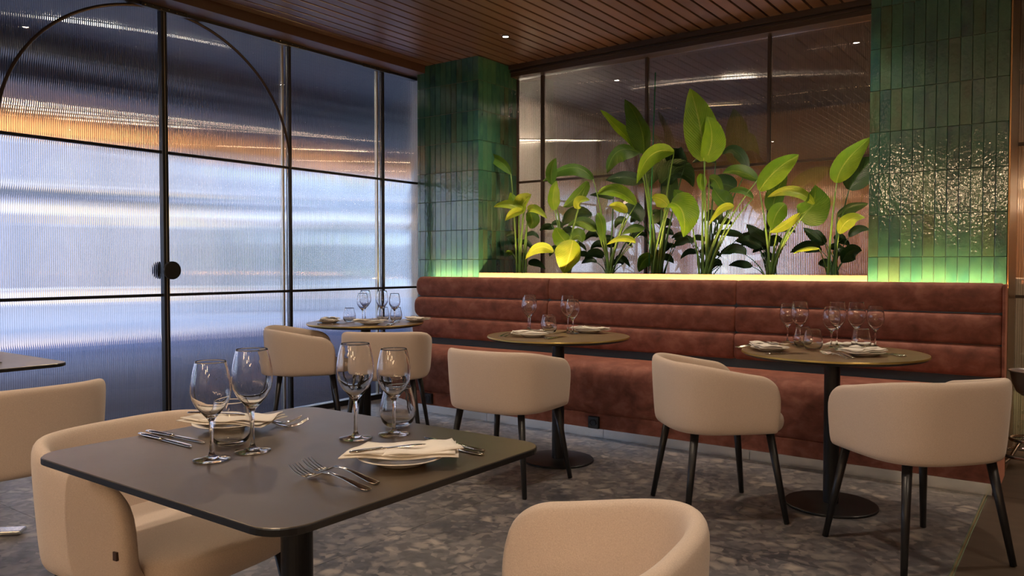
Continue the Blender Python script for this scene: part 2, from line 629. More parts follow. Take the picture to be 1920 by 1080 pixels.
win1 = tag(empty('window_1', (0, 0, 0)), 'tall fluted glass sliding wall in dark metal frames with an arched bar', None, kind='structure')
ST = [-3.32, -2.28, -1.24, -0.21, 0.82, 1.85, 2.875, 3.905, 4.90, 5.36]
ZR = [0.045, 0.971, 1.925, 2.872]
for a, b in zip(ST, ST[1:]):
    for c_, d_ in zip(ZR, ZR[1:]):
        if b <= 5.3:
            pane(win1, a + .012, b - .012, c_ + .008, d_ - .008, 'x', M['flute'])
        else:
            pane(win1, a + .012, b, c_ + .008, d_ - .008, 'x', M['flute'])
for i, y in enumerate(ST[:-1]):
    main = abs(y - 2.875) < .01
    h = 0.020 if main else 0.0115
    bm = B()
    box(bm, XW - 0.02, XW + (0.035 if main else 0.022), y - h, y + h, 0.03, 2.872, 0.002, 1)
    obj('stile', bm, M['frame_dark'], win1)
    if main:
        bm = B()
        box(bm, XW + 0.035, XW + 0.037, y - .003, y + .002, 0.03, 2.872)
        obj('stile_seam', bm, M['frame_silver'], win1)
    else:
        bm = B()
        box(bm, XW - 0.03, XW + 0.004, y - 0.062, y - 0.046, 0.03, 2.872, 0.002, 1)
        obj('stile_edge', bm, M['frame_silver'], win1)
for k, z in enumerate(ZR[1:3]):
    for a, b in zip(ST, ST[1:]):
        bm = B()
        box(bm, XW - 0.012, XW + 0.018, a + .011, b - .011, z - 0.0095, z + 0.0095, 0.002, 1)
        obj('rail', bm, M['frame_dark'], win1)
bm = B()
box(bm, XW - 0.03, XW + 0.03, -3.4, 5.36, 0.0, 0.045, 0.002, 1)
obj('bottom_track', bm, M['frame_dark'], win1)
bm = B()
box(bm, XW + 0.0, XW + 0.05, -3.4, 5.3, 2.852, 2.8735)
obj('top_track', bm, M['frame_dark'], win1)
# arch bar
bm = B()
pts = [(XW + 0.014, 2.89 + 1.015 * math.cos(t), 1.925 + 0.945 * math.sin(t)) for t in [PI * k / 60 for k in range(61)]]
tube(bm, pts, 0.0105, 8)
obj('arch_bar', bm, M['bronze'], win1, smooth=True)
# roller brackets with screws
for y in (2.86, 3.86, 4.78):
    br = B()
    box(br, XW + 0.052, XW + 0.064, y - 0.15, y + 0.17, 2.845, 2.872, 0.003, 1)
    o = obj('roller_bracket', br, M['frame_dark'], win1)
    sb = B()
    for q in range(6):
        lathe(sb, [(0.0045, 0), (0.0045, 0.003), (0, 0.0045)], 8, (0, 0, 0))
        for v in sb.verts[-17:]:
            pass
        vs = sb.verts[:]
        for v in vs[q * 17:(q + 1) * 17]:
            x0, y0, z0 = v.co
            v.co = Vector((XW + 0.064 + z0, y - 0.13 + q * 0.055 + x0, 2.857 + (0.006 if q % 2 else -0.003) + y0))
    s = obj('screw', sb, M['chrome'], o)
# round pull handle
hb = B()
lathe(hb, [(0.014, 0), (0.014, 0.03), (0.056, 0.032), (0.060, 0.036), (0.060, 0.052), (0.056, 0.056), (0, 0.056)], 36)
for v in hb.verts:
    x0, y0, z0 = v.co
    v.co = Vector((XW + 0.035 + z0, 2.885 + x0, 1.137 + y0))
obj('pull_knob', hb, M['frame_dark'], win1, smooth=False)
hb = B()
lathe(hb, [(0.014, 0), (0.014, 0.03), (0.058, 0.032), (0.060, 0.036), (0.060, 0.052), (0.056, 0.056), (0, 0.056)], 36)
for v in hb.verts:
    x0, y0, z0 = v.co
    v.co = Vector((XW - 0.02 - z0, 2.885 + x0, 1.137 + y0))
obj('pull_knob', recalc(hb), M['frame_dark'], win1)

win2 = tag(empty('window_2', (0, 0, 0)), 'fluted glass screen in bronze frames behind the plants', None, kind='structure')
XS = [-4.17, -3.889, -2.878, -1.891, -0.88, 0.13, 1.14, 2.15, 3.16, 4.0]
ZN = [0.03, 0.977, 1.917, 2.84]
for a, b in zip(XS, XS[1:]):
    for c_, d_ in zip(ZN, ZN[1:]):
        pane(win2, a + .012, b - .012, c_ + .008, d_ - .008, 'y', M['flute_bronze'])
for x_ in XS:
    bm = B()
    box(bm, x_ - .0115, x_ + .0115, YN - 0.022, YN + 0.02, 0.0, 2.84, 0.002, 1)
    obj('stile', bm, M['bronze'], win2)
for z in ZN[:3]:
    for a, b in zip(XS, XS[1:]):
        bm = B()
        box(bm, a + .0115, b - .0115, YN - 0.018, YN + 0.012, z - .0095, z + .0095, 0.002, 1)
        obj('rail', bm, M['bronze'], win2)

# ------------------------------------------------------------------ tiled columns
TP = 0.0609       # horizontal tile pitch
TH = 0.2525       # vertical tile pitch
tile_meshes = []
for k in range(4):
    bm = B()
    box(bm, -(TP / 2 - .0012), TP / 2 - .0012, -0.009, 0.0, -(TH / 2 - .0013), TH / 2 - .0013, 0.0016, 2)
    for v in bm.verts:
        if v.co.y < -0.008:
            v.co.y += 0.0006 * math.sin(v.co.z * 25 + k * 2)
    me = bpy.data.meshes.new('tile')
    bm.normal_update()
    bm.to_mesh(me)
    bm.free()
    me.materials.append(M['tile'])
    tile_meshes.append(me)
JOINT0 = 1.2215 - 3 * TH


def tiled_column(x0, x1, label_, faces, xj):
    col = tag(empty('wall_column', ((x0 + x1) / 2, YC + .3, 0)), label_, None, kind='structure')
    ox, oy = col.location.x, col.location.y
    bm = B()
    box(bm, x0 + .009 - ox, x1 - .009 - ox, YC + .009 - oy, YN + .02 - oy, 0, 2.935)
    obj('core', bm, M['grout'], col)

    def put(cx, cy, cz, rz, tw=1.0, th=1.0):
        o = bpy.data.objects.new('tile', random.choice(tile_meshes))
        COL.objects.link(o)
        o.parent = col
        o.location = (cx - ox, cy - oy, cz)
        o.scale = (tw, 1, th)
        o.rotation_euler = (R(random.uniform(-.35, .35)), 0, rz + R(random.uniform(-.45, .45)))
    rows = []
    z = JOINT0
    while z < 2.93:
        top = min(z + TH, 2.935)
        if top > 0.95:
            rows.append((z, top))
        z += TH
    for (za, zb) in rows:
        zc_, th = (za + zb) / 2, (zb - za) / TH
        if 'front' in faces:
            x_ = xj
            while x_ > x0 + 0.004:
                xa = max(x_ - TP, x0)
                if xa < x_ - 0.01:
                    put((xa + x_) / 2, YC + .009, zc_, 0, (x_ - xa) / TP, th)
                x_ -= TP
        if 'right' in faces:
            y_ = YC + 0.001
            while y_ < YN - 0.02:
                yb = min(y_ + TP, YN - 0.02)
                if yb - y_ > .01:
                    put(x1 - .009, (y_ + yb) / 2, zc_, PI / 2, (yb - y_) / TP, th)
                y_ += TP
    return col


tiled_column(-4.855, -4.156, 'left column faced with glossy dark green upright tiles', ('front', 'right'), -4.156)
tiled_column(-1.088, -0.361, 'right column faced with glossy dark green upright tiles', ('front',), -0.361)
# bronze return on the right side of the right column
bm = B()
box(bm, -0.361, -0.352, YC + .012, YN - .02, 0, 2.935, 0.001, 1)
tag(obj('trim_3', bm, mat('brushed_bronze_panel', (0.30, 0.17, 0.08), 0.28, 0.9)), None, None, kind='structure')

# ------------------------------------------------------------------ beyond the glass: arcade, street, hall behind the niche
bm = B()
box(bm, -70, -12.5, -60, 90, -0.2, -0.02)
tag(obj('street_ground', bm, M['street']), 'sunlit pale street paving beyond the canopy', None, kind='structure')
bm = B()
box(bm, -12.5, -5.06, -60, 90, -0.2, -0.018)
tag(obj('arcade_ground', bm, M['pavement']), 'paving under the canopy outside the glass wall, blue shade put into its colour', None, kind='structure')
bm = B()
box(bm, -11.7, -5.07, -14, 30, 3.26, 3.5)
for bx_ in (-7.9, -9.0):
    box(bm, bx_ - .12, bx_ + .12, -14, 30, 3.08, 3.262)
tag(obj('canopy_ceiling', bm, M['canopy']), 'dark canopy over the pavement beyond the glass wall', None, kind='structure')
bm = B()
box(bm, -11.95, -11.70, -14, 30, 2.93, 3.5)
tag(obj('canopy_fascia', bm, M['wood_wall']), 'timber edge of the canopy glowing orange beyond the glass wall', None, kind='structure')


def lamp_disc(name, x, y, z, r, m_, label, cat, group=None, w=None, col=(1, .8, .55), shape='spot'):
    e = tag(empty(name, (x, y, z)), label, cat, group)
    bm = B()
    lathe(bm, [(r * 1.0, -0.001), (r * 1.0, -0.006), (r * 1.35, -0.006), (r * 1.35, 0.004), (r * 1.0, 0.004)], 24, close_bottom=False, close_top=False)
    obj('ring', recalc(bm), M['frame_dark'], e)
    bm = B()
    lathe(bm, [(0, -0.002), (r, -0.002), (r, 0.002), (0, 0.002)], 24)
    obj('lens', recalc(bm), m_, e)
    if name == 'hall_lamp' and z < 2.9:
        bm = B()
        tube(bm, [(0, 0, 0), (0, 0, 3.0 - z)], .004, 6)
        obj('cord', bm, M['frame_dark'], e)
    if w:
        ld = bpy.data.lights.new('bulb', 'SPOT')
        ld.energy = w
        ld.color = col
        ld.spot_size = R(125)
        ld.spot_blend = 0.9
        ld.shadow_soft_size = 0.05
        lo = bpy.data.objects.new('bulb', ld)
        COL.objects.link(lo)
        lo.parent = e
        lo.location = (0, 0, -0.02)
    return e


for k, (x, y) in enumerate([(-11.3, -4.5), (-11.3, -3.5), (-11.3, -2.5), (-11.3, -1.5), (-11.3, -.5), (-11.3, .5), (-11.3, 1.2), (-11.3, 1.9), (-11.3, 2.6), (-11.3, 3.3), (-11.3, 4.0), (-11.3, 4.7), (-11.3, 5.4), (-11.3, 6.1), (-11.3, 9.2), (-11.3, 11.4), (-11.3, 13.4)]):  # lamps left of the view are added to warm the tabletop reflection
    lamp_disc('canopy_lamp', x, y, 3.25, 0.09, M['lamp_out'], 'small warm lamp under the canopy edge glowing through the fluted glass', 'lamp', 'lamps along the canopy edge', (70 if y < 7 else 40), (1, .6, .3))
lamp_disc('canopy_lamp', -6.95, 3.32, 3.25, 0.055, M['lamp_bar'], 'bright white lamp just outside the glass, inside the arch at left', 'lamp')
# street facades
def facade(x, y0, y1, h, m_, label, rows, nwin, band):
    e = tag(empty('building', (x, (y0 + y1) / 2, 0)), label, 'building')
    L_ = y1 - y0
    bm = B()
    box(bm, -4, 0, -L_ / 2, L_ / 2, -0.02, h)
    obj('wall', bm, m_, e)
    for (z0, z1) in rows:
        for k in range(nwin):
            c_ = -L_ / 2 + (k + .5) * L_ / nwin
            w_ = L_ / nwin * 0.28
            bm = B()
            box(bm, -0.02, 0.06, c_ - w_ - .08, c_ + w_ + .08, z0 - .08, z1 + .08)
            f = obj('window_frame', bm, M['stone'], e)
            bm = B()
            box(bm, 0.05, 0.08, c_ - w_, c_ + w_, z0, z1)
            obj('pane', bm, M['win'], f)
    if band:
        bm = B()
        box(bm, 0.0, 0.25, -L_ / 2, L_ / 2, band, band + .22)
        obj('cornice', bm, M['canopy'], e)
    return e


facade(-26, -8, 12.0, 11, M['facade_a'], 'lavender street building blurred behind the leftmost panes', [(0.5, 2.7), (3.7, 4.9), (6, 7.6)], 9, 3.25)
facade(-25.5, 12.1, 15.0, 9, M['facade_b'], 'narrow ochre street building blurred left of the round door knob', [(0.5, 2.4), (3.7, 4.9)], 2, 3.25)
facade(-26.5, 15.1, 18.8, 12, M['facade_a'], 'lavender street building blurred right of the round door knob', [(0.4, 2.6), (3.7, 5.0), (6, 7.6)], 3, 3.25)
facade(-29, 19.0, 48, 7, M['facade_c'], 'pale blue street building blurred behind the right panes', [(0.5, 2.2), (3.6, 5.0)], 15, 3.0)
bm = B()
bmesh.ops.create_icosphere(bm, subdivisions=4, radius=1.0)
for v in bm.verts:
    s_ = 1 + 0.18 * math.sin(v.co.x * 9) * math.cos(v.co.y * 11 + v.co.z * 7)
    v.co = Vector((v.co.x * s_ * 0.9, v.co.y * s_ * 1.5, v.co.z * s_ * 1.15))
o = obj('shrub', bm, M['hedge'], loc=(-17, 13.2, 1.1))
tag(o, 'rounded grey green street shrub beyond the glass, right of the round handle', 'shrub')
# hall behind the niche
bm = B()
HX = [-5.05] + [v for a_, b_ in ((1085, 1132), (1325, 1395), (1462, 1492)) for v in (aty(a_, 430, 9.5).x, aty(b_, 430, 9.5).x)] + [4.1]  # wall openings added so sky shows as bright patches through the screen
for k in range(0, len(HX) - 1, 2):
    box(bm, HX[k], HX[k + 1], 9.5, 9.6, 0, 3.2)
for k in range(1, len(HX) - 2, 2):
    box(bm, HX[k], HX[k + 1], 9.5, 9.6, 0, 1.05)
    box(bm, HX[k], HX[k + 1], 9.5, 9.6, 1.85, 3.2)
wb = tag(obj('wall_back', bm, M['wood_wall']), None, None, kind='structure')
for k in range(16):
    xx = -4.8 + k * .55
    bm = B()
    box(bm, xx - .035, xx + .035, 9.44, 9.499, 1.9, 3.0, .004, 1)
    box(bm, xx - .035, xx + .035, 9.44, 9.499, 0.0, 1.0, .004, 1)
    obj('batten', bm, M['bronze'], wb)
bm = B()
box(bm, -5.05, 4.0, 5.87, 9.5, 3.0, 3.1)
tag(obj('hall_ceiling', bm, M['hall_dark']), 'dark ceiling of the hall behind the fluted screen', None, kind='structure')
bm = B()
box(bm, -5.15, -5.05, 5.40, 9.6, 0, 3.2)
tag(obj('wall_left', bm, M['white_wall']), None, None, kind='structure')
bm = B()
box(bm, -4.4, 2.5, 8.7, 9.05, 0, 1.05, 0.01)
tag(obj('counter', bm, M['white_wall']), 'long off white counter in the hall behind the fluted screen', 'counter')
for k, (x, y, z_) in enumerate([(-2.75, 7.45, 2.985)] + [tuple(aty(a_, b_, 7.1)) for a_, b_ in ((985, 262), (1040, 262), (1095, 263))]):
    lamp_disc('hall_lamp', x, y, z_, 0.05, M['lamp_bar'] if k == 0 else M['lamp_cool'], ['bright lamp behind the screen above the tallest plant', 'warm lamp behind the screen near the left column', 'warm lamp behind the screen between left column and second post', 'warm lamp behind the screen left of the paired tall leaves'][k], 'lamp')
for k, (x, y) in enumerate([(-3.4, 8.6), (-1.6, 8.6), (0.4, 8.6), (2.4, 8.6)]):
    lamp_disc('hall_downlight', x, y, 2.985, 0.03, M['lamp'], 'small warm downlight washing the hall wall behind the screen', 'lamp', 'downlights along the hall wall', 110, (1.0, .62, .36))

# ------------------------------------------------------------------ room lights
for k, (x, y) in enumerate(SPOTS):
    lab = 'small round recessed downlight shining beside the left green column' if k == 0 else 'small round recessed downlight in the slat ceiling'
    lamp_disc('downlight', x, y, ZC, 0.022, M['lamp_cool'], lab, 'downlight', None if k == 0 else 'downlights in the slat ceiling', LAMP_W, (1.0, .79, .59))

# unseen globes added behind the camera for tile glints and soft warm fill
for k in range(7):
    gx = -2.35 + k * .85
    t = tag(empty('fill_globe', (gx, -2.75, 2.42 - .32 * (k % 2))), 'unseen opal globe added behind the camera for tile glints and warm fill', 'pendant', 'added globes behind the camera')
    bm = B()
    bmesh.ops.create_uvsphere(bm, u_segments=24, v_segments=14, radius=.12)
    obj('globe', bm, M['globe'], t, smooth=True)
    bm = B()
    tube(bm, [(0, 0, .115), (0, 0, .51 + .32 * (k % 2))], .006, 6)
    obj('cord', bm, M['black_metal'], t)

# ------------------------------------------------------------------ banquette
banq = tag(empty('banquette', (-2.53, 4.9, 0)), 'long rust velvet banquette with three padded rolls high backrest', 'banquette')
BX, BY = banq.location.x, banq.location.y
SE = [-4.70, -3.316, -1.849, -0.362]


def roll(xa, xb, y0, y1, z0, z1, round_left, name='back_roll', bul=0.5):
    """horizontal upholstered roll: rounded section swept along x, ends tucked in"""
    bm = B()
    hz, hy = (z1 - z0) / 2, (y1 - y0) / 2
    cy, cz = (y0 + y1) / 2, (z0 + z1) / 2
    n = 20
    er = 0.055 if round_left else 0.03
    stat = []
    for s, k in ((0, .0), (.12, .45), (.35, .78), (.7, .96), (1, 1)):
        stat.append((xa + er * s, k if round_left else 0.55 + 0.45 * k))
    m_ = 10
    for i in range(1, m_):
        stat.append((xa + er + (xb - xa - er - .03) * i / m_, 1.0))
    for s, k in ((1, 1), (.7, .96), (.35, .78), (.12, .45), (0, 0.0)):
        stat.append((xb - .03 * s, 0.55 + 0.45 * k))
    rows = []
    for (x_, k) in stat:
        row = []
        for j in range(n):
            a = 2 * PI * j / n
            c_, s_ = math.cos(a), math.sin(a)
            e = 0.5
            yy = math.copysign(abs(c_) ** e, c_) * hy
            zz = math.copysign(abs(s_) ** e, s_) * hz
            kk = max(k, 0.05)
            wob = 0.0025 * math.sin(x_ * 5.3 + z0 * 40) if 0.2 < k else 0
            row.append(Vector((x_ - BX, cy + (yy * (0.6 + .4 * kk)) + wob - BY, cz + zz * (kk if round_left and k < 1 and x_ < xa + er + .001 else (0.78 + .22 * kk)))))
        rows.append(row)
    grid(bm, rows, True, True)
    recalc(bm)
    return obj(name, bm, M['velvet'], banq, smooth=True)


zr = [(0.903, 1.073), (0.731, 0.903), (0.556, 0.731)]
for i, (xa, xb) in enumerate(zip(SE, SE[1:])):
    for k, (za, zb) in enumerate(zr):
        roll(xa + (.001 if i else -0.012 * k), xb - .001, 5.0 - .018 * k, 5.11, za, zb, i == 0)
roll(-4.70, -0.364, 4.60, 5.06, 0.13, 0.513, True, 'seat')
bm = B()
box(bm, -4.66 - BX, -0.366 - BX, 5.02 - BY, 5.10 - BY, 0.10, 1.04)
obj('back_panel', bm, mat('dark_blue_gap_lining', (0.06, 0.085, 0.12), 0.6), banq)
bm = B()
box(bm, -4.66 - BX, -0.366 - BX, 4.63 - BY, 5.08 - BY, 0.055, 0.16, 0.006)
obj('base', bm, M['velvet'], banq)
for a, b in ((-4.62, -3.62), (-3.618, -2.618), (-2.616, -1.616), (-1.614, -0.366)):
    bm = B()
    box(bm, a - BX, b - BX, 4.622 - BY, 4.66 - BY, 0.0, 0.062, 0.001, 1)
    obj('plinth', bm, M['alu'], banq)
bm = B()
box(bm, -0.361 - BX, -0.347 - BX, 4.62 - BY, 5.11 - BY, 0.0, 0.50, 0.005)
box(bm, -0.361 - BX, -0.347 - BX, 4.97 - BY, 5.11 - BY, 0.49, 1.068, 0.005)
obj('end_panel', bm, M['velvet'], banq)
for px, py in ((1113, 792), (803, 747)):
    p = aty(px, py, 4.62)
    bm = B()
    box(bm, p.x - .042 - BX, p.x + .042 - BX, 4.612 - BY, 4.64 - BY, p.z - .042, p.z + .042, 0.006)
    s = obj('socket', bm, M['socket'], banq)
    s['label'] = 'black wall socket in the banquette base'
    bm = B()
    lathe(bm, [(0.024, 0), (0.024, 0.004), (0.020, 0.004), (0.019, 0.0015), (0, 0.001)], 20)
    for v in bm.verts:
        a, b, c_ = v.co
        v.co = Vector((p.x - BX + a, 4.612 - BY - c_, p.z + b))
    obj('socket_ring', recalc(bm), M['black_metal'], s)
# LED strip behind the backrest
bm = B()
box(bm, -4.66, -0.37, 5.130, 5.142, 1.046, 1.052)
tag(obj('led_strip', bm, M['led']), 'warm light strip hidden behind the banquette backrest', 'light strip')
bm = B()
box(bm, -4.68, -0.36, 5.115, 5.195, 0.0, 1.0455)
tag(obj('trim_4', bm, M['bronze']), None, None, kind='structure')

# ------------------------------------------------------------------ planter with ledge
pl = tag(empty('planter', (-2.62, 5.4, 0)), 'long built-in planter with pale oak ledge between the green columns', 'planter')
bm = B()
box(bm, -4.150 + 2.62, -1.090 + 2.62, -0.20, -0.17, 0.03, 1.108)
obj('ledge', bm, M['ledge'], pl)
bm = B()
box(bm, -4.150 + 2.62, -1.090 + 2.62, -0.17, 0.33, 0.03, 1.04)
obj('soil', bm, M['soil'], pl)


# ------------------------------------------------------------------ plants
def leaf_mesh(b, c, t, w, fold, twist, n=12):
    b, c, t = Vector(b), Vector(c), Vector(t)
    pts = []
    for i in range(n + 1):
        s = i / n
        pts.append(b * (1 - s) ** 2 + c * 2 * s * (1 - s) + t * s * s)
    view = Vector((-math.sin(YAW), math.cos(YAW), 0))
    bm = B()
    uvl = bm.loops.layers.uv.new('UVMap')
    rows = []
    ks = [-1, -.62, -.3, 0, .3, .62, 1]
    ph = random.uniform(0, 6)
    for i, p in enumerate(pts):
        s = i / n
        d = (pts[min(i + 1, n)] - pts[max(i - 1, 0)]).normalized()
        side = d.cross(view)
        if side.length < .2:
            side = d.cross(Vector((0, 0, 1)))
        side.normalize()
        nrm = side.cross(d).normalized()
        q = Matrix.Rotation(twist, 3, d)
        side, nrm = q @ side, q @ nrm
        hw = w * 0.5 * (math.sin(PI * min(1, (s * 0.985 + .012)) ** 0.80) ** (0.62 + 0.12 * s))
        row = []
        for k in ks:
            wav = 0.035 * w * math.sin(s * 15 + ph + (2 if k > 0 else 0)) * abs(k)
            row.append((p + side * (hw * k) + nrm * (fold * hw * abs(k) ** 1.4 + wav), (k, s)))
        rows.append(row)
    vr = [[(bm.verts.new(q[0]), q[1]) for q in r] for r in rows]
    for a, e in zip(vr, vr[1:]):
        for j in range(len(ks) - 1):
            quad = (a[j], a[j + 1], e[j + 1], e[j])
            f = bm.faces.new([q[0] for q in quad])
            f.smooth = True
            for lp, q in zip(f.loops, quad):
                lp[uvl].uv = q[1]
    return bm


def plant(label, bx, by, depth, leaves, extra=5, seed=1, hmax=60):
    rnd = random.Random(seed)
    o0 = aty(bx, 516, depth)
    o0.z = 1.04
    root = tag(empty('bird_of_paradise_plant', o0), label, 'plant')
    allv = list(leaves)
    for k in range(extra):       # low inner foliage
        ax = bx + rnd.uniform(-34, 34)
        ay = 516 - rnd.uniform(18, hmax)
        sg = rnd.choice((-1, 1))
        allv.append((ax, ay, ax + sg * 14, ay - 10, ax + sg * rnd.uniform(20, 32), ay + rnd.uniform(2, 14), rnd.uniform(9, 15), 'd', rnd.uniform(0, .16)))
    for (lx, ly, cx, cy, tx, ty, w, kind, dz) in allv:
        y0 = depth + (0.10 if kind == 'd' else -0.03) + dz
        y0 = min(max(y0, 5.28), 5.70)
        pb = aty(lx, ly, y0)
        sh = {'b': -.05, 'y': -.06, 'm': 0.0, 'd': .03}[kind]
        pc = aty(cx, cy, min(y0 + sh * .5, 5.71))
        ptp = aty(tx, ty, min(max(y0 + sh, 5.27), 5.70))
        depth_m = pb.dot(Vector((-math.sin(YAW), math.cos(YAW), 0)))
        wm = w * depth_m / F_PX * 1.15
        bm = leaf_mesh(pb - o0, pc - o0, ptp - o0, wm, rnd.uniform(0.25, 0.6) * rnd.choice((-1, 1)), rnd.uniform(-.6, .6))
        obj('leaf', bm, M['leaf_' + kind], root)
        # petiole
        st = Vector((rnd.uniform(-.035, .035), rnd.uniform(-.03, .03), 0))
        e_ = pb - o0
        mid = st.lerp(e_, .55) + Vector((-(e_.x - st.x) * .28, 0, 0.02))
        pp = [st * (1 - s) ** 2 + mid * 2 * s * (1 - s) + e_ * s * s for s in [q / 8 for q in range(9)]]
        big = 1.0 if (516 - ly) > 90 else .6
        bm = B()
        tube(bm, pp, [(.010 - .0065 * q / 8) * big for q in range(9)], 7)
        obj('stem', bm, M['stem_shaded'] if kind == 'd' else M['stem'], root, smooth=True)
    return root


# leaf rows: base, control, tip in surveyed pixels, width, tone, depth offset
plant('slender plant beside the left green column with a cluster of small yellow leaves', 978, 514, 5.45, [
    (958, 326, 940, 294, 903, 292, 17, 'm', 0), (981, 398, 958, 376, 926, 388, 15, 'y', 0),
    (983, 397, 962, 392, 947, 414, 14, 'y', -.02), (990, 395, 1001, 386, 1026, 410, 15, 'y', 0),
    (992, 396, 1003, 415, 993, 428, 24, 'm', .03), (974, 396, 980, 380, 996, 364, 30, 'y', .02), (972, 394, 964, 378, 957, 361, 20, 'b', .03),
    (962, 476, 955, 470, 948, 474, 9, 'm', 0)], 9, 11, 90)
plant('low plant with a broad yellow leaf hanging over the oak ledge', 1062, 514, 5.42, [
    (1040, 394, 1032, 370, 1044, 338, 23, 'b', 0), (1036, 346, 1028, 320, 1043, 296, 19, 'm', .02),
    (1074, 450, 1070, 480, 1056, 512, 46, 'y', -.08), (1038, 472, 1010, 448, 985, 486, 19, 'y', 0),
    (1066, 458, 1050, 445, 1042, 426, 32, 'b', .02), (1102, 340, 1085, 370, 1056, 388, 22, 'm', .05),
    (1085, 392, 1080, 372, 1106, 376, 18, 'y', 0), (1110, 402, 1070, 388, 1055, 424, 26, 'd', .05),
    (1072, 450, 1088, 430, 1092, 455, 22, 'm', .02)], 10, 12, 95)
plant('bushy plant with brown-edged drooping leaves, third from the left column', 1140, 514, 5.45, [
    (1112, 336, 1078, 290, 1018, 340, 24, 'm', .08), (1118, 432, 1095, 404, 1064, 424, 20, 'm', 0),
    (1192, 384, 1155, 345, 1120, 364, 24, 'b', 0), (1176, 398, 1160, 382, 1142, 386, 16, 'y', 0),
    (1200, 416, 1190, 385, 1165, 392, 30, 'd', 0), (1192, 455, 1172, 436, 1137, 459, 11, 'y', -.03),
    (1208, 430, 1188, 420, 1166, 440, 15, 'm', 0), (1132, 480, 1115, 470, 1096, 486, 18, 'd', 0), (1120, 400, 1135, 420, 1128, 456, 18, 'm', 0),
    (1150, 372, 1140, 362, 1105, 366, 12, 'd', 0)], 10, 13, 100)
plant('tall plant with paired olive leaves beside the green stake', 1232, 514, 5.48, [
    (1207, 288, 1212, 236, 1172, 186, 42, 'm', .03), (1204, 284, 1166, 250, 1126, 206, 26, 'b', .05),
    (1199, 286, 1150, 262, 1138, 324, 36, 'm', -.02), (1264, 285, 1212, 268, 1194, 344, 30, 'b', -.05),
    (1258, 292, 1228, 300, 1214, 352, 54, 'd', .02), (1288, 300, 1262, 300, 1254, 278, 34, 'd', .05),
    (1206, 340, 1170, 326, 1136, 338, 24, 'd', .03), (1240, 345, 1275, 300, 1300, 350, 40, 'd', .02),
    (1253, 386, 1240, 368, 1222, 370, 26, 'y', -.08), (1258, 380, 1290, 385, 1282, 444, 48, 'b', -.10),
    (1224, 482, 1205, 480, 1198, 510, 26, 'm', 0), (1240, 392, 1232, 410, 1216, 420, 18, 'd', 0), (1255, 315, 1262, 360, 1245, 395, 30, 'd', .05)], 12, 14, 140)
plant('tallest plant with one broad upright bright green leaf', 1322, 514, 5.47, [
    (1320, 302, 1318, 240, 1294, 166, 56, 'b', -.04), (1322, 302, 1345, 262, 1326, 218, 40, 'b', -.02), (1403, 316, 1382, 262, 1354, 290, 19, 'd', 0),
    (1378, 352, 1350, 338, 1326, 350, 38, 'd', .02), (1420, 338, 1385, 312, 1355, 325, 22, 'm', 0),
    (1376, 388, 1352, 376, 1329, 422, 14, 'y', -.05), (1372, 388, 1348, 375, 1338, 352, 32, 'm', .0),
    (1292, 405, 1282, 375, 1264, 356, 26, 'm', .05), (1342, 306, 1320, 296, 1298, 305, 14, 'd', 0),
    (1316, 326, 1310, 345, 1318, 360, 18, 'b', 0), (1393, 442, 1365, 430, 1334, 440, 12, 'd', 0),
    (1300, 455, 1285, 445, 1262, 462, 16, 'd', 0), (1412, 372, 1392, 350, 1366, 360, 12, 'm', 0), (1330, 335, 1345, 330, 1356, 372, 20, 'm', .05)], 12, 15, 120)
plant('spreading plant with a long twisted pale leaf and ribbed olive leaf', 1445, 514, 5.45, [
    (1424, 358, 1448, 316, 1498, 290, 36, 'b', -.02), (1448, 400, 1450, 360, 1476, 326, 30, 'm', .04),
    (1472, 382, 1450, 400, 1448, 430, 30, 'b', 0), (1526, 383, 1490, 340, 1439, 370, 18, 'y', -.06),
    (1500, 400, 1470, 425, 1443, 436, 18, 'y', -.03), (1497, 402, 1532, 396, 1528, 346, 60, 'm', 0),
    (1428, 462, 1408, 446, 1378, 452, 22, 'd', 0), (1398, 478, 1380, 460, 1350, 476, 20, 'd', 0),
    (1448, 458, 1422, 440, 1400, 420, 22, 'd', .03), (1410, 500, 1390, 488, 1366, 498, 14, 'd', 0)], 11, 16, 100)
plant('plant at the right green column with a ribbed yellow-green leaf leaning right', 1562, 514, 5.44, [
    (1569, 343, 1572, 306, 1632, 258, 38, 'b', 0), (1592, 356, 1610, 320, 1640, 296, 44, 'd', .03),
    (1570, 405, 1590, 386, 1628, 382, 22, 'd', 0), (1573, 438, 1586, 402, 1622, 408, 24, 'y', -.02),
    (1592, 444, 1605, 422, 1632, 432, 14, 'd', 0), (1578, 492, 1590, 462, 1616, 470, 28, 'd', -.02),
    (1548, 456, 1530, 446, 1506, 427, 20, 'd', 0), (1540, 470, 1510, 448, 1481, 474, 22, 'd', 0),
    (1536, 466, 1512, 462, 1486, 476, 7, 'y', -.04)], 7, 17, 80)
bm = B()
a_, b_ = aty(1229, 136, 5.42), aty(1216, 512, 5.42)
b_.z = 1.045
tube(bm, [a_, a_.lerp(b_, .5), b_], 0.0045, 8)
tag(obj('plant_stake', bm, M['stake'], smooth=True), 'thin green plastic stake rising above the paired olive leaves', 'plant stake')

# ------------------------------------------------------------------ chairs


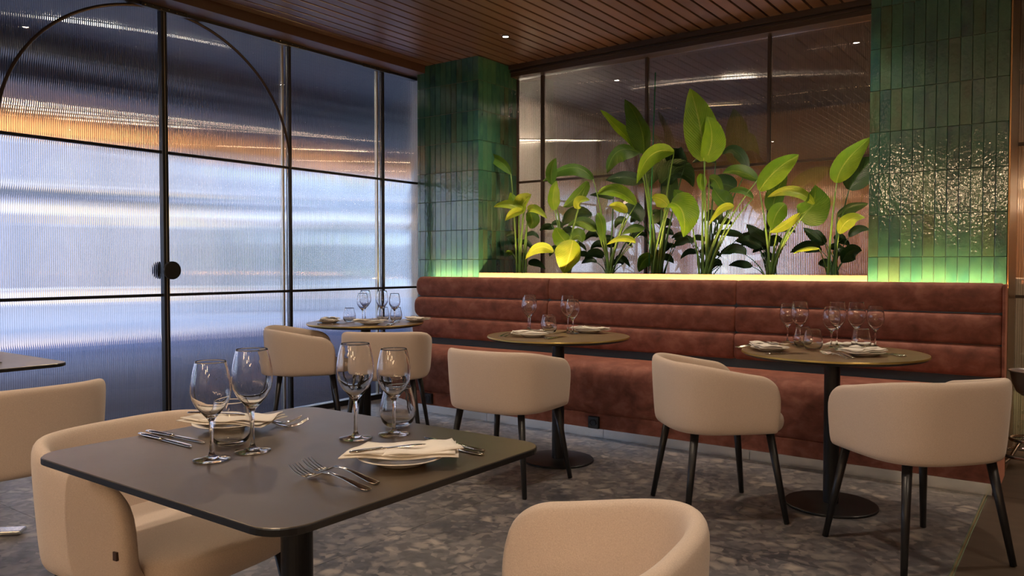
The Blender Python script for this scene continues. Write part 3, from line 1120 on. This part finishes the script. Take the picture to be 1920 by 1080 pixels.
def chair_shell():
    bm = B()
    N_ = 56
    path = []
    Wd, Bk, Fr = 0.30, 0.29, 0.205
    cx0 = -0.03
    # left front -> back -> right front
    arm = 12
    for i in range(arm):
        t = i / arm
        path.append((Fr + (cx0 - Fr) * t, Wd - 0.012 * (1 - t) ** 2))
    m_ = N_ - 2 * arm
    for i in range(m_ + 1):
        a = PI * i / m_
        c_, s_ = math.cos(a), math.sin(a)
        path.append((cx0 - (Bk + cx0) * abs(s_) ** (2 / 2.8), Wd * math.copysign(abs(c_) ** (2 / 2.8), c_)))
    for i in range(arm - 1, -1, -1):
        t = i / arm
        path.append((Fr + (cx0 - Fr) * t, -(Wd - 0.012 * (1 - t) ** 2)))
    path = [Vector((a, b, 0)) for a, b in path]
    # cumulative length
    cl = [0]
    for a, b in zip(path, path[1:]):
        cl.append(cl[-1] + (b - a).length)
    T = cl[-1]
    rows = []
    th = 0.046
    z0 = 0.412
    n = len(path)
    for i, p in enumerate(path):
        d = (path[min(i + 1, n - 1)] - path[max(i - 1, 0)]).normalized()
        inn = Vector((-d.y, d.x, 0))
        if inn.dot(Vector((0.02, 0, 0)) - p) < 0:
            inn = -inn
        s = abs(cl[i] / T * 2 - 1)
        h = 0.735
        if s > 0.30:
            q = (s - 0.30) / 0.70
            h -= 0.062 * (q * q * (3 - 2 * q))
        e = min(cl[i], T - cl[i])
        rr = 0.115
        if e < rr:
            h -= 0.115 * (1 - math.sqrt(max(0, 1 - (1 - e / rr) ** 2)))
        ex = 1.0 if e > 0.02 else 0.55 + 0.45 * math.sqrt(e / 0.02)
        th_ = th * ex
        off = th * (1 - ex) / 2

        def pt(depth, z):
            k = 0.945 + 0.055 * min(1, (z - z0) / 0.26)
            q = p + inn * (depth)
            return Vector((q.x * k, q.y * k, z))
        prof = [(0.075, z0 + .008), (0.045, z0), (0.014 + off, z0 + .002), (0.003 + off, z0 + 0.014), (0 + off, z0 + 0.05), (0 + off, z0 + (h - z0) * 0.55), (0.0 + off, h - 0.035),
                (0.004 + off, h - 0.012), (0.015 + off, h - 0.001), (0.031 - off, h - 0.001), (0.042 - off, h - 0.012), (th - off, h - 0.035), (th - off, z0 + (h - z0) * 0.55), (th + .004 - off, z0 + .06), (th + 0.02, z0 + 0.02)]
        rows.append([pt(a, b) for a, b in prof])
    grid(bm, rows, True, True)
    recalc(bm)
    return bm


def chair_seat():
    bm = B()
    n = 36
    out = []
    for i in range(n):
        a = 2 * PI * i / n
        c_, s_ = math.cos(a), math.sin(a)
        ax = 0.288 if c_ > 0 else 0.245
        out.append((math.copysign(abs(c_) ** (0.62), c_) * ax, math.copysign(abs(s_) ** (0.62), s_) * 0.248))
    rows = []
    for (k, z) in ((0.55, .400), (.88, .402), (.955, .410), (.99, .430), (1.0, .452), (.985, .475), (.94, .488), (.8, .494), (.4, .497), (.1, .498)):
        rows.append([Vector((x_ * k, y_ * k, z)) for x_, y_ in out])
    grid(bm, rows, True, True)
    recalc(bm)
    return bm


def make_chair():
    t = empty('dining_chair')
    o = obj('backrest', chair_shell(), M['fabric'], t, smooth=True)
    subsurf(o, 1)
    o = obj('seat', chair_seat(), M['fabric'], t, smooth=True)
    subsurf(o, 1)
    for sx in (1, -1):
        for sy in (1, -1):
            bm = B()
            tube(bm, [(sx * .175, sy * .19, .425), (sx * .235, sy * .25, 0.003)], [.0195, .0125], 14)
            obj('leg', recalc(bm), M['legs'], t, smooth=True)
    return t


CH = [
    ('A', -1.953, 1.145, 6.9, 'beige upholstered tub chair with brown tag at the left side of the square table'),
    ('B', -3.293, 1.269, 179, 'beige upholstered tub chair seen from behind at the far left table edge'),
    ('C', -0.765, 1.09, 187, 'beige upholstered tub chair in the foreground, bottom centre of the photo'),
    ('D', -4.50, 3.65, 52, 'pale tub chair in side view before the fluted glass wall'),
    ('E', -3.87, 3.84, 126, 'tan tub chair seen squarely from behind at the farthest round table'),
    ('F', -2.51, 3.40, 93, 'beige tub chair seen from behind at the middle round table'),
    ('G', -1.415, 3.59, 43, 'beige tub chair on the left of the right round table, turned right'),
    ('H', -0.55, 3.545, 140, 'beige tub chair on the right of the right round table, near the banquette end'),
]
proto = make_chair()
for i, c in enumerate(CH):
    o = proto if i == 0 else dup(proto, (0, 0, 0))
    o.location = (c[1], c[2], 0)
    o.rotation_euler = (0, 0, R(c[3]))
    tag(o, c[4], 'chair')

bm = B()
box(bm, .160, .173, -.2860, -.2790, .505, .525, .0005, 1)
obj('label_tag', bm, M['tag'], proto)

# ------------------------------------------------------------------ tables
ZT = 0.75


def round_table(x, y, r, label):
    t = tag(empty('round_table', (x, y, 0)), label, 'table')
    bm = B()
    lathe(bm, [(0, .7495), (r - .004, .7495), (r - .004, .742), (0, .742)], 72)
    obj('tabletop', recalc(bm), M['top_warm'], t)
    bm = B()
    lathe(bm, [(r - .004, .742), (r - .004, .7502), (r - .002, .7502), (r, .7455), (r, .742), (r - .004, .7415)], 72, close_bottom=False, close_top=False)
    obj('brass_edge', recalc(bm), M['brass'], t)
    bm = B()
    lathe(bm, [(0, .7415), (r - .003, .7415), (r - .012, .732), (r - .05, .724), (0, .724)], 72)
    obj('underside', recalc(bm), M['black_metal'], t, smooth=False)
    bm = B()
    lathe(bm, [(0, .724), (.11, .724), (.11, .716), (.038, .706), (.0365, .70), (.0365, .014), (0, .014)], 32)
    obj('pole', recalc(bm), M['black_metal'], t)
    bm = B()
    lathe(bm, [(0, 0.001), (.213, 0.001), (.215, .004), (.215, .010), (.212, .0125), (.04, .016), (0, .016)], 56)
    obj('base', recalc(bm), M['black_metal'], t)
    return t


RT = [(-0.988, 3.985, 'round brass-edged table at the right of the banquette, set with six wine glasses'),
      (-2.545, 3.945, 'round brass-edged table at the middle of the banquette'),
      (-4.28, 4.02, 'round brass-edged table at the left end of the banquette by the glass wall')]
for x, y, lb in RT:
    round_table(x, y, .425, lb)


def square_table(x0, x1, y0, y1, label, foot):
    cx, cy = (x0 + x1) / 2, (y0 + y1) / 2
    t = tag(empty('square_table', (cx, cy, 0)), label, 'table')
    hx, hy = (x1 - x0) / 2, (y1 - y0) / 2

    def outline(ins, rc):
        pts = []
        for (sx, sy, a0) in ((1, 1, 0), (-1, 1, 90), (-1, -1, 180), (1, -1, 270)):
            for k in range(9):
                a = R(a0 + k * 11.25)
                pts.append(((sx * (hx - rc)) + (rc - ins) * math.cos(a), (sy * (hy - rc)) + (rc - ins) * math.sin(a)))
        return pts
    bm = B()
    rows = []
    for ins, z in ((0.0018, .7472), (.0018, .7490), (.003, .75)):
        rows.append([Vector((a, b, z)) for a, b in outline(ins, .07)])
    grid(bm, rows, True, True)
    obj('tabletop', recalc(bm), M['top_dark'], t)
    bm = B()
    rows = []
    for ins, z in ((0.006, .734), (0.0, .7365), (0.0, .7472), (.0012, .7485)):
        rows.append([Vector((a, b, z)) for a, b in outline(ins, .07)])
    grid(bm, rows, True, True)
    obj('edge_band', recalc(bm), M['black_metal'], t)
    bm = B()
    box(bm, -.2, .2, -.2, .2, .722, .734, .004)
    obj('mounting_plate', bm, M['black_metal'], t)
    bm = B()
    lathe(bm, [(0, .722), (.036, .722), (.036, .03), (0, .03)], 32)
    obj('pole', recalc(bm), M['black_metal'], t)
    bm = B()
    if foot:
        for a in (45, 135):
            q = Matrix.Rotation(R(a), 4, 'Z')
            k0 = len(bm.verts)
            box(bm, -.36, .36, -.035, .035, .006, .022, .004)
            bm.verts.ensure_lookup_table()
            for v in bm.verts[k0:]:
                v.co = q @ v.co
        for a in (45, 135, 225, 315):
            lathe(bm, [(0, 0), (.014, 0), (.014, .006), (0, .006)], 12, (.34 * math.cos(R(a)), .34 * math.sin(R(a)), 0.0005))
        box(bm, -.05, .05, -.05, .05, .014, .032, .004)
    else:
        lathe(bm, [(0, 0.001), (.23, 0.001), (.232, .010), (.05, .030), (0, .030)], 48)
    obj('base', bm, M['alu'] if foot else M['black_metal'], t)
    return t


square_table(-1.885, -1.012, 0.762, 1.528, 'dark square table with rounded corners in the foreground', False)
square_table(-4.42, -3.545, 0.84, 1.610, 'dark square table cropped by the left edge of the photo', True)


# ------------------------------------------------------------------ glassware
def wine_glass_bm(h, rb, rf):
    """outer + inner surfaces as a closed solid of revolution"""
    k = h / 0.232
    zb = 0.098 * k           # bowl bottom
    bm = B()
    H_ = h - zb
    outer = [(0, 0.0008), (rf - .001, 0.0008), (rf, 0.002), (rf * .96, 0.0032), (rf * .5, 0.0055), (.008, 0.010), (.0048, .018), (.0040, .035), (.0038, .065 * k), (.0045, zb - .008), (.0085, zb - .001),
             (rb * .40, zb + H_ * .07), (rb * .72, zb + H_ * .20), (rb * .93, zb + H_ * .34), (rb, zb + H_ * .48), (rb * .975, zb + H_ * .64), (rb * .88, zb + H_ * .82), (rb * .775, zb + H_ * .972), (rb * .76, zb + H_ * .993)]
    tkn = .0012
    inner = [(rb * .76 - .0004, h), (rb * .76 - tkn, zb + H_ * .991), (rb * .775 - tkn, zb + H_ * .972), (rb * .88 - tkn, zb + H_ * .82), (rb * .975 - tkn, zb + H_ * .64), (rb - tkn, zb + H_ * .48), (rb * .93 - tkn, zb + H_ * .345), (rb * .72 - tkn, zb + H_ * .212), (rb * .40, zb + H_ * .088), (.006, zb + .004), (0, zb + .003)]
    lathe(bm, outer + inner, 40)
    return recalc(bm)


def tumbler_bm(h=.104):
    bm = B()
    o_ = [(0, .001), (.026, .001), (.032, .003), (.040, .012), (.0455, .026), (.047, .040), (.0455, .056), (.041, .076), (.0352, h - .0035), (.0345, h - .001)]
    i_ = [(.034, h), (.0333, h - .001), (.0340, h - .0035), (.0397, .076), (.0440, .056), (.0455, .040), (.0438, .027), (.037, .014), (.029, .009), (0, .008)]
    lathe(bm, o_ + i_, 36)
    return recalc(bm)


def one_mesh(name, bm, m_):
    me = bpy.data.meshes.new(name)
    bm.normal_update()
    bm.to_mesh(me)
    bm.free()
    for p in me.polygons:
        p.use_smooth = True
    me.materials.append(m_)
    return me


ME_BIG = one_mesh('wine_glass', wine_glass_bm(.232, .0455, .040), M['glass'])
ME_SML = one_mesh('wine_glass', wine_glass_bm(.214, .0425, .039), M['glass'])
ME_TUM = one_mesh('tumbler', tumbler_bm(), M['glass'])


def put(me, name, x, y, label, cat, z=ZT, group=None, rz=0):
    o = bpy.data.objects.new(name, me)
    COL.objects.link(o)
    o.location = (x, y, z)
    o.rotation_euler = (0, 0, rz)
    return tag(o, label, cat, group)


GL = [
    # front table
    (ME_SML, -1.519, 0.976, 'front small wine glass of the left pair on the foreground table'),
    (ME_BIG, -1.514, 1.076, 'larger wine glass of the left pair on the foreground table'),
    (ME_BIG, -1.425, 1.304, 'larger wine glass of the right pair on the foreground table'),
    (ME_SML, -1.382, 1.392, 'small wine glass of the right pair, before the tumbler on the foreground table'),
    (ME_SML, -1.306, 4.322, 'small leftmost wine glass on the right round table'),
    (ME_BIG, -1.214, 4.226, 'large wine glass second from left on the right round table'),
    (ME_SML, -1.025, 4.11, 'front centre wine glass on the right round table'),
    (ME_BIG, -1.03, 4.24, 'large wine glass behind the front centre one on the right round table'),
    (ME_BIG, -0.943, 4.266, 'large wine glass second from right on the right round table'),
    (ME_SML, -0.860, 4.30, 'small rightmost wine glass on the right round table'),
    (ME_BIG, -2.86, 4.10, 'front wine glass of the left pair on the middle round table'),
    (ME_SML, -2.93, 4.18, 'rear wine glass of the left pair on the middle round table'),
    (ME_BIG, -2.62, 4.17, 'large wine glass of the right pair on the middle round table'),
    (ME_SML, -2.545, 4.11, 'small wine glass of the right pair on the middle round table'),
    (ME_SML, -4.32, 4.03, 'leftmost small wine glass on the far left round table'),
    (ME_BIG, -4.40, 4.13, 'large wine glass of the left pair on the far left round table'),
    (ME_BIG, -4.25, 4.16, 'large wine glass of the right pair on the far left round table'),
    (ME_SML, -4.12, 4.16, 'rightmost small wine glass on the far left round table'),
]
for me, x, y, lb in GL:
    put(me, 'wine_glass', x, y, lb, 'wine glass')
for x, y, lb in [(-1.611, 1.085, 'tumbler behind the left pair of wine glasses on the foreground table'),
                 (-1.448, 1.472, 'tumbler behind the right pair of wine glasses on the foreground table'),
                 (-1.17, 4.13, 'left tumbler in the middle of the right round table'),
                 (-1.09, 4.02, 'front tumbler in the middle of the right round table'),
                 (-0.90, 4.18, 'tumbler below the right-hand glasses on the right round table'),
                 (-2.80, 4.22, 'rear tumbler on the middle round table'),
                 (-2.69, 4.07, 'front tumbler on the middle round table'),
                 (-4.42, 3.99, 'left tumbler on the far left round table'),
                 (-4.30, 4.22, 'middle tumbler on the far left round table'),
                 (-4.215, 4.27, 'right tumbler on the far left round table')]:
    put(ME_TUM, 'tumbler', x, y, lb, 'tumbler')

# ------------------------------------------------------------------ plates, napkins, cutlery
bm = B()
lathe(bm, [(0, .001), (.050, .001), (.052, .003), (.075, .012), (.092, .0175), (.0935, .019), (.092, .0200), (.075, .0150), (.055, .0070), (0, .0060)], 48)
ME_PLATE = one_mesh('side_plate', recalc(bm), M['porcelain'])


def loft(bm, secs, n=10):
    """secs: (x, y, z, half width, half thickness) swept along x"""
    rows = []
    for (x, y, z, w, t) in secs:
        rows.append([Vector((x, y + w * math.cos(2 * PI * j / n), z + t * math.sin(2 * PI * j / n))) for j in range(n)])
    grid(bm, rows, True, True)


def fork_bm():
    bm = B()
    # handle from x=0.2 (end) to 0.075, neck, bridge; tines to x=0
    loft(bm, [(.200, 0, .0030, .004, .0012), (.197, 0, .0032, .0085, .0016), (.185, 0, .0045, .0098, .0019), (.165, 0, .0080, .0085, .0019), (.135, 0, .0130, .0055, .0019), (.105, 0, .0160, .0034, .0020),
              (.085, 0, .0150, .0030, .0020), (.075, 0, .0110, .0050, .0017), (.068, 0, .0075, .0105, .0014), (.058, 0, .0045, .0125, .0013), (.048, 0, .0035, .0128, .0012)])
    for k in range(4):
        y = -.0111 + k * .0074
        loft(bm, [(.050, y, .0035, .0020, .0011), (.035, y, .0040, .0018, .0010), (.018, y, .0085, .0016, .0009), (.004, y, .0160, .0011, .0008), (.000, y, .0185, .0005, .0005)], 6)
    return recalc(bm)


def knife_bm(l=.215):
    bm = B()
    k = l / .215
    loft(bm, [(0, 0, .0035, .003, .0015), (.003, 0, .0035, .0065, .0028), (.03 * k, 0, .0035, .0078, .0033), (.07 * k, 0, .0035, .0060, .0030), (.088 * k, 0, .0035, .0052, .0030), (.092 * k, 0, .0035, .0068, .0034), (.097 * k, 0, .0035, .0050, .0022)])
    loft(bm, [(.096 * k, 0, .0030, .0055, .0012), (.105 * k, .001, .0028, .0082, .0010), (.16 * k, .001, .0026, .0095, .0009), (.195 * k, 0, .0026, .0085, .0008), (.210 * k, -.003, .0026, .0045, .0006), (.215 * k, -.005, .0026, .001, .0004)], 8)
    return recalc(bm)


ME_FORK = one_mesh('fork', fork_bm(), M['steel'])
ME_KNIFE = one_mesh('knife', knife_bm(), M['steel'])
ME_BKNIFE = one_mesh('butter_knife', knife_bm(.165), M['steel'])


def napkin_bm(seed=0, L_=.262, W_=.15):
    """a cloth folded to three long layers lying over the plate, with a turned flap"""
    rnd = random.Random(seed)
    bm = B()

    def layer(z, quad, lift, n=14, m_=7, th=.0022):
        a, b, c_, d_ = [Vector((*q, 0)) for q in quad]
        top, bot = [], []
        for i in range(n + 1):
            u = i / n
            rt, rb = [], []
            for j in range(m_ + 1):
                v = j / m_
                p = a.lerp(b, u).lerp(d_.lerp(c_, u), v)
                r_ = p.length
                dr = max(0, r_ - .075)
                zz = z + lift * (u * 2 - 1) ** 2 + .0025 * math.sin(u * 9 + seed + v * 3) + .002 * math.sin(v * 7 + seed * 2) - dr * .05
                rt.append(Vector((p.x, p.y, zz + th)))
                rb.append(Vector((p.x, p.y, zz)))
            top.append(rt)
            bot.append(rb)
        vt = [[bm.verts.new(q) for q in r] for r in top]
        vb = [[bm.verts.new(q) for q in r] for r in bot]
        for i in range(n):
            for j in range(m_):
                bm.faces.new((vt[i][j], vt[i + 1][j], vt[i + 1][j + 1], vt[i][j + 1]))
                bm.faces.new((vb[i][j], vb[i][j + 1], vb[i + 1][j + 1], vb[i + 1][j]))
        for i in range(n):
            bm.faces.new((vt[i][0], vb[i][0], vb[i + 1][0], vt[i + 1][0]))
            bm.faces.new((vt[i][m_], vt[i + 1][m_], vb[i + 1][m_], vb[i][m_]))
        for j in range(m_):
            bm.faces.new((vt[0][j], vt[0][j + 1], vb[0][j + 1], vb[0][j]))
            bm.faces.new((vt[n][j], vb[n][j], vb[n][j + 1], vt[n][j + 1]))
    h, w = L_ / 2, W_ / 2
    layer(.0215, [(-h, -w * .35), (h * .85, -w * 1.0), (h, w * .7), (-h * .55, w * 1.0)], .004)
    layer(.0275, [(-h * .93, -w * .32), (h * .8, -w * .95), (h * .96, w * .66), (-h * .5, w * .95)], .004)
    layer(.0335, [(-h * .35, -w * 1.05), (h * .97, -w * .62), (h * .9, w * .75), (h * .1, w * .25)], .003)
    return recalc(bm)


ME_NAP = [one_mesh('napkin', napkin_bm(s), M['napkin']) for s in (0, 2, 5)]


def setting(x, y, a, who, forks=True, knives=True, nap=0, knife_on=True, npa=0.0, flip=1):
    """a = facing angle of the seated guest (deg); x axis local = away from guest"""
    q = R(a)
    fx, fy = math.cos(q), math.sin(q)
    lx, ly = -fy, fx                      # guest's left
    put(ME_PLATE, 'side_plate', x, y, 'white side plate ' + who, 'plate')
    put(ME_NAP[nap], 'napkin', x, y, 'folded white napkin on the plate ' + who, 'napkin', rz=q + R(90) + npa)
    if knife_on:
        kx, ky = x - .08 * math.cos(q + R(95)), y - .08 * math.sin(q + R(95))
        put(ME_BKNIFE, 'butter_knife', kx, ky, 'small knife lying on the napkin ' + who, 'knife', z=ZT + .0375, rz=q + R(95))
    if forks:
        for k, d in enumerate((.135, .166)):
            put(ME_FORK, 'fork', x + lx * d + fx * .09, y + ly * d + fy * .09, ('inner' if k == 0 else 'outer') + ' fork left of the plate ' + who, 'fork', rz=q + PI)
    if knives:
        for k, d in enumerate((.130, .154)):
            put(ME_KNIFE, 'knife', x - lx * d - fx * .09, y - ly * d - fy * .09, ('inner' if k == 0 else 'outer') + ' knife right of the plate ' + who, 'knife', rz=q)


def place2(me, name, p_from, p_to, label, cat, z=ZT, zf=0.0, k=1.0):
    """lay a piece whose local x axis runs from one surveyed pixel towards another"""
    a, b = atz(*p_from, z + zf), atz(*p_to, z)
    o = put(me, name, a.x, a.y, label, cat, z=z, rz=math.atan2(b.y - a.y, b.x - a.x))
    o.scale = (k, k, k)
    return o


# foreground table: near-right setting
c2 = atz(752, 858, ZT + .012)
put(ME_PLATE, 'side_plate', c2.x, c2.y, 'white side plate at the near right of the foreground table', 'plate')
a, b = atz(628, 850, .775), atz(850, 838, .775)
put(ME_NAP[0], 'napkin', c2.x, c2.y, 'folded white napkin with pointed corner at the near right of the foreground table', 'napkin', rz=math.atan2(b.y - a.y, b.x - a.x))
place2(ME_BKNIFE, 'butter_knife', (655, 851), (815, 832), 'small knife lying on the near right napkin of the foreground table', 'knife', z=ZT + .0385)
place2(ME_FORK, 'fork', (550, 871), (680, 918), 'left fork of the pair in the foreground', 'fork', zf=.018, k=1.08)
place2(ME_FORK, 'fork', (574, 860), (720, 912), 'right fork of the pair in the foreground', 'fork', zf=.018, k=1.08)
place2(ME_KNIFE, 'knife', (906, 855), (800, 833), 'front knife tucked beside the near right plate of the foreground table', 'knife')
place2(ME_KNIFE, 'knife', (908, 848), (815, 826), 'rear knife tucked beside the near right plate of the foreground table', 'knife')
# foreground table: far-left setting
c1 = atz(432, 795, ZT + .012)
put(ME_PLATE, 'side_plate', c1.x, c1.y, 'white side plate at the far left of the foreground table', 'plate')
a, b = atz(335, 782, .775), atz(520, 785, .775)
put(ME_NAP[1], 'napkin', c1.x, c1.y, 'folded white napkin at the far left of the foreground table', 'napkin', rz=math.atan2(b.y - a.y, b.x - a.x))
place2(ME_BKNIFE, 'butter_knife', (352, 776), (430, 778), 'small knife lying on the far left napkin of the foreground table', 'knife', z=ZT + .0385)
place2(ME_KNIFE, 'knife', (262, 815), (372, 842), 'front knife of the pair at the left of the foreground table', 'knife', k=1.1)
place2(ME_KNIFE, 'knife', (276, 810), (400, 834), 'rear knife of the pair at the left of the foreground table', 'knife', k=1.1)
place2(ME_FORK, 'fork', (578, 786), (470, 806), 'front fork behind the far left napkin of the foreground table', 'fork', zf=.018, k=1.08)
place2(ME_FORK, 'fork', (566, 781), (462, 798), 'rear fork behind the far left napkin of the foreground table', 'fork', zf=.018, k=1.08)
# left cropped table
place2(ME_KNIFE, 'knife', (4, 681), (-60, 684), 'knife at the cropped edge of the left square table', 'knife')
# round tables
setting(-1.25, 3.86, 43, 'nearest the left chair of the right round table', nap=1)
setting(-0.83, 3.92, 140, 'nearest the right chair of the right round table', nap=0, npa=.4)
put(ME_NAP[2], 'napkin', -1.0, 4.345, 'folded white napkin behind the glasses of the right round table', 'napkin', z=ZT - .0205, rz=.1)
setting(-2.62, 3.79, 93, 'nearest the chair of the middle round table', nap=1, npa=.5)
setting(-2.50, 4.23, 270, 'on the banquette side of the middle round table', forks=False, nap=0)
setting(-4.47, 3.84, 52, 'nearest the side-view chair of the far left round table', forks=False, nap=2)
setting(-4.10, 3.90, 126, 'nearest the tan chair of the far left round table', forks=False, nap=0)
setting(-4.03, 4.30, 250, 'on the banquette side of the far left round table', forks=False, knives=False, nap=1)

# ------------------------------------------------------------------ wine cooler beside the banquette
t = tag(empty('wine_cooler_stand', (-0.235, 5.28, 0)), 'chrome floor stand with curved feet right of the banquette', 'stand')
bm = B()
for k in range(3):
    a = R(k * 120 + 200)
    pts = [(math.cos(a) * r_, math.sin(a) * r_, z_) for r_, z_ in ((0.02, .20), (.06, .16), (.10, .08), (.15, .03), (.18, .012))]
    tube(bm, pts, .011, 8)
obj('foot', bm, M['chrome'], t, smooth=True)
bm = B()
tube(bm, [(.15 * math.cos(2 * PI * k / 32), .15 * math.sin(2 * PI * k / 32), .10) for k in range(32)], .010, 8, True)
tube(bm, [(.10 * math.cos(2 * PI * k / 32), .10 * math.sin(2 * PI * k / 32), .185) for k in range(32)], .010, 8, True)
obj('ring', bm, M['chrome'], t, smooth=True)
bm = B()
tube(bm, [(0, 0, .15), (0, 0, .435)], .010, 10)
obj('stem', bm, M['chrome'], t, smooth=True)
bm = B()
lathe(bm, [(0, 0), (.05, .0), (.075, .02), (.098, .07), (.108, .13), (.116, .135), (.116, .142), (.104, .142), (.102, .13), (.09, .07), (.06, .02), (0, .012)], 40)
o = obj('wine_bucket', recalc(bm), M['copper'], smooth=True, loc=(-0.235, 5.28, .436))
tag(o, 'polished metal wine bucket on the chrome stand at the right edge', 'bucket')
